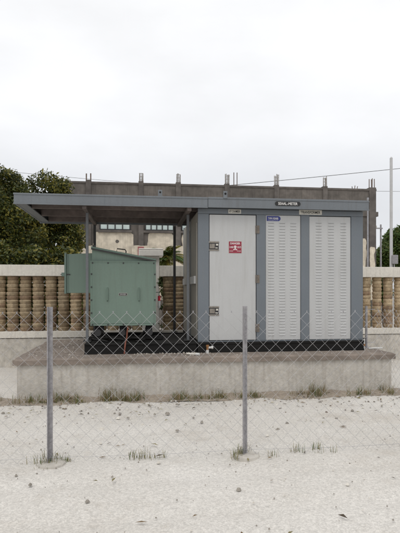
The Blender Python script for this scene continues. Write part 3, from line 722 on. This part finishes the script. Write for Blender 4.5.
def wire(name, label, pts, sag, r=.014):
    (xa, ya, Ya), (xb, yb, Yb) = pts
    A = Vector((*pt(xa, ya, Ya), 0)); A = Vector((A.x, Ya, A.y)); B = pt(xb, yb, Yb); B = Vector((B[0], Yb, B[1]))
    m = MB(); m.tube([tuple(A.lerp(B, i / 30) - Vector((0, 0, sag * 4 * (i / 30) * (1 - i / 30)))) for i in range(31)], r, M_darksteel, n=6)
    tag(m.build(name), label, 'cable', 'overhead cables')
wire('overhead_cable', 'thin overhead cable rising to the right above the concrete roof', ((0, 205, 31), (700, 133, 31)), .3, .017)
wire('overhead_cable', 'faint level cable crossing the pale sky at right by the tall pole', ((300, 190, 34), (800, 193, 34)), .1, .011)
wire('overhead_cable', 'faint overhead cable above the roof near the two rods at left', ((-160, 154, 31), (200, 188, 31)), .1, .01)

# ------------------------------------------------------------------ wire fence
def mesh_panel(A, B, z0, z1, pitch=.117):
    A = Vector(A); B = Vector(B); L = (B - A).length; d = (B - A) / L; nrm = Vector((-d.y, d.x, 0))
    n = int(L / (pitch / 2)); rows = int((z1 - z0) / (pitch / 2)); m = MB()
    ph = R.uniform(0, 10)
    for i in range(n):
        pts = []
        for j in range(rows + 1):
            s = i * pitch / 2 + (pitch / 2 if (j + i) % 2 else 0)
            s += .010 * noise.noise((s * 1.3 + ph, j * .12, 0)); z = z0 + j * pitch / 2 + .012 * noise.noise((s * .8, j * .1, ph))
            off = .0025 * (1 if (j + i) % 2 else -1) + .02 * noise.noise((s * .7, z * .8, ph + 3))
            pts.append(A + d * s + nrm * off + Vector((0, 0, z)))
        # twisted end
        e = pts[-1]; pts.append(e + d * (.006 if i % 2 else -.006) + Vector((0, 0, .014)))
        m.tube(pts, (.00135 if i % 7 else .0015), M_wire, n=4, caps=False)
        m.tube([e + Vector((0, 0, -.006)), e + Vector((0, 0, .010))], .0034, M_galv, n=5)
    return m
def angle_post(x, y, top, rot=0):
    t, w_ = .006, .042; m = MB()
    m.box(x - w_ / 2, x + w_ / 2, y, y + t, -.1, top, M_postgal); m.box(x - w_ / 2, x - w_ / 2 + t, y - w_, y - .0005, -.1, top, M_postgal)
    for q in range(4): m.tube([(x, y - .006, .2 + q * .33), (x, y + .012, .2 + q * .33)], .007, M_galv, n=6)
    return m
YFE = 4.45
fe = thing('wire_fence', 'chain link fence on steel angle posts along the road before the kiosk', 'fence', (0, YFE, 0))
part(mesh_panel((-4.3, YFE, 0), (3.74, YFE, 0), .02, 1.32), 'wire_mesh', fe)
for xx in (-4.19, -2.47, px(50, YFE), px(245.3, YFE), 2.69):
    part(angle_post(xx, YFE + .012, 1.362), 'post', fe)
for zz in (.06,):
    tw = MB(); tw.tube([(-4.25 + 8 * k / 40, YFE + .006, zz - .012 * abs(math.sin((-4.25 + 8 * k / 40 - .97) / 1.72 * math.pi))) for k in range(41)], .0016, M_wire, n=5); part(tw, 'tension_wire', fe)
for xx in (-4.19, -2.47, px(50, YFE), px(245.3, YFE), 2.69):
    ft = MB(); ft.lathe([(.13, -.02), (.12, .012), (.09, .022), (.02, .024)], M_plinth, n=11, cx=xx + .01, cy=YFE + .01); part(ft, 'footing', fe)
fs_ = thing('wire_fence', 'short chain link side run ending at a thin post right of the kiosk', 'fence', (3.74, 6.0, 0))
part(mesh_panel((3.86, YFE + .05, 0), (3.86, 7.74, 0), .03, 1.25), 'wire_mesh', fs_)
m = MB(); xx = px(366.3, 7.72); m.tube([(xx, 7.72, SLAB - .02), (xx, 7.72, pt(366, 306, 7.72)[1])], .019, M_postgal, n=12); m.box(xx - .05, xx + .05, 7.67, 7.77, SLAB - .001, SLAB + .008, M_postgal)
part(m, 'post', fs_)
m = MB(); m.tube([(3.86, YFE + .03, -.1), (3.86, YFE + .03, 1.36)], .024, M_postgal, n=12); part(m, 'post', fs_)
for zz in (1.2, .66):
    m = MB(); m.tube([(xx, 7.72, zz), (3.86, 7.75, zz)], .004, M_galv); part(m, 'brace_wire', fs_)

# ------------------------------------------------------------------ trees and plants
def leaves(m, c, rad, n, size, mts, seed, shell=.45, gap=.42):
    if size < .12 and n > 2000: gap = .56
    rr = random.Random(seed)
    k = 0; tries = 0
    while k < n and tries < n * 6:
        tries += 1
        v = Vector((rr.gauss(0, 1), rr.gauss(0, 1), rr.gauss(0, 1))).normalized() * (rr.random() ** shell)
        p = Vector((c[0] + v.x * rad[0], c[1] + v.y * rad[1], c[2] + v.z * rad[2]))
        nz = noise.noise(p * 1.6 + Vector((seed, 0, 0))) + .5 * noise.noise(p * 4 + Vector((0, seed, 0)))
        if nz < gap - .6: continue
        k += 1
        s = size * rr.uniform(.6, 1.35)
        d = Vector((rr.gauss(0, 1), rr.gauss(0, 1), rr.gauss(-.3, .7))).normalized()
        up = Vector((rr.gauss(0, .7), rr.gauss(-.3, .7), 1)).normalized(); sd = d.cross(up).normalized()
        t2 = noise.noise(p * 1.1 + Vector((0, 0, seed)))
        mt = mts[2] if rr.random() < .2 + .5 * max(0, t2) else mts[1] if rr.random() < .45 else mts[0]
        a = p; e = p + d * s; mid = p + d * s * .5 + up * s * .06
        m.add([a, mid + sd * s * .24, e, mid - sd * s * .24], [(0, 1, 2, 3)], mt)
def tree(name, label, x, y, h, blobs, n, size, mts, seed, group=None, trunk_r=.13):
    rr = random.Random(seed); t = thing(name, label, 'tree', (x, y, 0), group)
    tk = MB()
    mid = (x + rr.uniform(-.1, .1), y, h * .42)
    tk.tube([(x, y, -.15), (x + rr.uniform(-.06, .06), y, h * .2), mid], [trunk_r * 1.25, trunk_r, trunk_r * .8], M_bark, n=10)
    for c, r in blobs:
        q = Vector(mid).lerp(Vector(c), .55) + Vector((rr.uniform(-.2, .2), rr.uniform(-.2, .2), rr.uniform(0, .2)))
        tk.tube([mid, q, c], [trunk_r * .6, trunk_r * .35, trunk_r * .12], M_bark, n=7)
        for z in range(4):
            e = Vector(c) + Vector((rr.uniform(-1, 1) * r[0], rr.uniform(-1, 1) * r[1], rr.uniform(-.6, 1) * r[2])) * .8
            tk.tube([tuple(q), tuple(Vector(c).lerp(e, .4)), tuple(e)], [trunk_r * .25, trunk_r * .15, .012], M_bark, n=5)
    part(tk, 'trunk', t)
    m = MB(); vol = sum(r[0] * r[1] * r[2] for c, r in blobs)
    for i, (c, r) in enumerate(blobs): leaves(m, c, r, int(n * r[0] * r[1] * r[2] / vol), size, mts, seed + i)
    part(m, 'crown', t)
    return t
def B(xp, yp, Y, rx, rz, ry=None):
    X, Z = pt(xp, yp, Y); s = Y / F; return ((X, Y, Z), (rx * s, (ry or (rx + rz) / 2) * s, rz * s))
DK = [M_leafd, M_leafm, M_leafy]
tree('broadleaf_tree', 'big dark leafy tree at the left edge, tallest behind the wall', px(-6, 14), 14, 4.2,
     [B(-6, 215, 14, 36, 48), B(-25, 235, 14, 40, 40), B(18, 228, 13.8, 28, 40), B(-40, 200, 14.2, 34, 34), B(10, 198, 14.4, 24, 27)], 62000, .095, DK, 11)
tree('broadleaf_tree', 'sparser leafy tree between the big dark tree and concrete building', px(50, 15), 15, 4.0,
     [B(46, 212, 15, 26, 40), B(60, 238, 14.8, 22, 30), B(34, 235, 15, 24, 32), B(62, 200, 15.2, 14, 24), B(76, 240, 14.6, 11, 22)], 30000, .095, DK, 23)
tree('broadleaf_tree', 'wide dark leafy tree beyond the left edge behind the wall', px(-95, 15), 15, 4.4,
     [B(-95, 200, 15, 44, 44), B(-70, 225, 15, 34, 36), B(-125, 220, 15, 40, 40)], 14000, .15, DK, 31)
GR = [M_leafm, M_leafg, M_leafg]
tree('distant_tree', 'rounded green tree right of the concrete building behind the tall pole', px(396, 30), 30, 4.8,
     [B(395, 250, 30, 13, 24), B(404, 245, 30, 13, 24), B(388, 258, 29.5, 9, 15)], 20000, .18, GR, 41)
tree('distant_tree', 'low green tree closest to the building corner beyond the wall', px(382, 27), 27, 2.9,
     [B(384, 256, 27, 8, 15), B(379, 265, 27, 6, 11)], 7000, .15, GR, 43)
tree('distant_tree', 'green tree past the right edge of the view behind the wall', px(432, 29), 29, 4.8,
     [B(428, 248, 29, 16, 26), B(445, 255, 29, 18, 24)], 9000, .26, GR, 47)
# bushes behind the wall at left
def bush(label, xp, yp, Y, rx, rz, n, size, mts, seed, name='bush', group=None):
    X, Z = pt(xp, yp, Y); t = thing(name, label, 'bush', (X, Y, 0), group)
    c, r = B(xp, yp, Y, rx, rz); m = MB(); leaves(m, c, r, n, size, mts, seed); leaves(m, (c[0] + r[0] * .3, c[1], max(.5, c[2] - r[2])), (r[0] * .9, r[1], r[2] * .8), n // 2, size, mts, seed + 5)
    part(m, 'foliage', t)
    s = MB(); rr = random.Random(seed)
    for i in range(6): s.tube([(X + rr.uniform(-.1, .1), Y + rr.uniform(-.1, .1), -.05), (X + rr.uniform(-.5, .5) * r[0], Y, c[2] * .5), (X + rr.uniform(-.8, .8) * r[0], Y + rr.uniform(-.3, .3), c[2] + r[2] * .4)], [.025, .018, .008], M_bark, n=6)
    part(s, 'stems', t)
bush('dark bush filling behind the wall balusters at the left edge', -5, 275, 12.2, 26, 34, 7000, .1, DK, 61)
bush('dark bush behind the wall left of the near fence post', 32, 278, 12.4, 24, 32, 7000, .1, DK, 62)
bush('dark bush behind the wall at the left of the cable box', 66, 276, 12.6, 20, 30, 4000, .12, DK, 63)
bush('leafy bush behind the wall between the pillar and the kiosk', 166, 272, 11.4, 8, 16, 2600, .08, [M_leafd, M_leafm, M_leafg], 66)
bush('dark bush behind the wall just right of building corner', 384, 284, 14, 8, 12, 1600, .1, GR, 64)
# palm-like plant by the pillar
def frond_plant(name, label, xp, yp, Y, n, ln, seed, mts):
    rr = random.Random(seed); X, Z = pt(xp, yp, Y); t = thing(name, label, 'plant', (X, Y, 0))
    s = MB(); s.tube([(X, Y, -.05), (X + .03, Y, Z * .5), (X, Y, Z)], [.07, .06, .05], M_bark, n=9); part(s, 'stem', t)
    m = MB()
    for i in range(n):
        a = rr.uniform(0, 6.28); el = rr.uniform(.3, 1.3); L_ = ln * rr.uniform(.7, 1.1); P = []
        for k in range(9):
            q = k / 8; hd = L_ * q * math.cos(el) * (1 - .1 * q) + .12 * q * q; P.append(Vector((X + math.cos(a) * hd, Y + math.sin(a) * hd, Z + L_ * (q * math.sin(el) - .75 * q * q * (1.2 - el * .5)))))
        mt = rr.choice(mts); m.tube(P, [.008] * 8 + [.003], mt, n=5)
        for k in range(1, 9):
            d = (P[k] - P[k - 1]).normalized(); sd = d.cross(Vector((0, 0, 1))).normalized(); up = sd.cross(d)
            for half in (0, .5):
                b0 = P[k - 1].lerp(P[k], half)
                for sg in (-1, 1):
                    l = L_ * .26 * math.sin(math.pi * (k - .5 + half) / 9.5) + .03; e = b0 + (sd * sg * .8 + d * .6 - Vector((0, 0, .25))) * l
                    m.add([b0, b0 + d * .022 + (e - b0) * .4, e, b0 - d * .012 + (e - b0) * .4], [(0, 1, 2, 3)], mt)
    part(m, 'fronds', t); return t
frond_plant('palm_plant', 'yellow green palm-like plant rising behind the wall beside the pillar', 167.5, 260, 11.3, 60, .62, 71, [M_leafg, M_leafy, M_leafm, M_leafg])
gr = MB()
for i in range(9): tuft(px(366.5 + R.uniform(-2.5, 4), 10.95), 10.95, 1.7, R.uniform(.3, .42), 7, [M_leafg, M_leafm, M_dry])
gx = px(367, 10.95)
for i in range(12): gr.tube([(gx + R.uniform(-.1, .1), 10.95, -.02), (gx + R.uniform(-.12, .12), 10.95, 1.0), (gx + R.uniform(-.12, .16), 10.95, 1.8)], [.006, .005, .003], M_leafg, n=4)
# keep only the tall stems and their tops
tag(gr.build('tall_weed'), 'tall green weeds showing over the coping right of the kiosk', 'weeds', kind='stuff')
# creeper in the gap beside the pillar
m = MB(); X, Z = pt(161.5, 296, 10.05)
for i, (yy, nn) in enumerate(((282, 60), (292, 60), (303, 50), (321, 70))):
    Xc, Zc = pt(161 + .4 * (i % 2), yy, 10.16); leaves(m, (Xc, 10.12, Zc), (.05, .05, .12), nn, .05, [M_leafd, M_leafm, M_leafg], 80 + i)
m.tube([(X, 10.13, .55), (X + .02, 10.13, 1.1), (X - .01, 10.13, 1.75)], .006, M_bark, n=5)
m.tube([(X, 10.13, -.02), (X, 10.13, .56)], .006, M_bark, n=5)
tag(m.build('creeper'), 'small leafy creeper climbing the wall in the corner by the pillar', 'creeper')

# ------------------------------------------------------------------ camera
cam = bpy.data.cameras.new('camera'); co = bpy.data.objects.new('camera', cam); COL.objects.link(co)
cam.sensor_fit = 'HORIZONTAL'; cam.sensor_width = 36; cam.lens = 36 * F / 400
cam.shift_y = (HY - 266.5) / 400; cam.clip_start = .05; cam.clip_end = 2000
co.location = (0, 0, EYE); co.rotation_euler = (math.pi / 2, 0, -TH)
S.camera = co

# ------------------------------------------------------------------ light
SUN_EL, SUN_AZ = math.radians(58), math.radians(205)
W = bpy.data.worlds.new('World'); S.world = W; W.use_nodes = True
nt = W.node_tree; N = nt.nodes; L = nt.links; bg = N['Background']
sky = N.new('ShaderNodeTexSky'); sky.sky_type = 'NISHITA'; sky.sun_disc = False; sky.sun_elevation = SUN_EL; sky.sun_rotation = SUN_AZ
tc = N.new('ShaderNodeTexCoord'); sep = N.new('ShaderNodeSeparateXYZ'); L.new(tc.outputs['Generated'], sep.inputs[0])
ramp = N.new('ShaderNodeValToRGB'); e = ramp.color_ramp.elements
e[0].position = 0.0; e[0].color = (.74, .75, .775, 1); e[1].position = 1; e[1].color = (1.1, 1.1, 1.1, 1)
for p_, c_ in ((.21, (.84, .85, .875)), (.30, (1.0, 1.005, 1.02))):
    q = e.new(p_); q.color = (*c_, 1)
L.new(sep.outputs['Z'], ramp.inputs['Fac'])
cn = N.new('ShaderNodeTexNoise'); cn.inputs['Scale'].default_value = 3.2; cn.inputs['Detail'].default_value = 6
mp = N.new('ShaderNodeMapping'); mp.inputs['Scale'].default_value = (1, 1, 2.4); L.new(tc.outputs['Generated'], mp.inputs['Vector']); L.new(mp.outputs[0], cn.inputs['Vector'])
mr = N.new('ShaderNodeMapRange'); mr.inputs[1].default_value = .3; mr.inputs[2].default_value = .7; mr.inputs[3].default_value = 9.5; mr.inputs[4].default_value = 10.9
L.new(cn.outputs['Fac'], mr.inputs[0])
vm = N.new('ShaderNodeVectorMath'); vm.operation = 'SCALE'; L.new(ramp.outputs['Color'], vm.inputs[0]); L.new(mr.outputs[0], vm.inputs['Scale'])
mx = N.new('ShaderNodeMix'); mx.data_type = 'RGBA'; mx.inputs['Factor'].default_value = .93
L.new(sky.outputs[0], mx.inputs['A']); L.new(vm.outputs[0], mx.inputs['B']); L.new(mx.outputs['Result'], bg.inputs['Color'])
bg.inputs['Strength'].default_value = .1
sl_ = bpy.data.lights.new('sun', 'SUN'); so = bpy.data.objects.new('sun', sl_); COL.objects.link(so)
sl_.energy = .8; sl_.angle = math.radians(25); sl_.color = (1, .96, .9)
d = Vector((math.sin(SUN_AZ) * math.cos(SUN_EL), math.cos(SUN_AZ) * math.cos(SUN_EL), math.sin(SUN_EL)))
so.rotation_euler = d.to_track_quat('Z', 'Y').to_euler(); so.location = (0, 0, 20)
S.view_settings.view_transform = 'Standard'; S.view_settings.look = 'None'; S.view_settings.exposure = 0; S.view_settings.gamma = 1
S.view_settings.use_curve_mapping = False
S.render.engine = 'CYCLES'
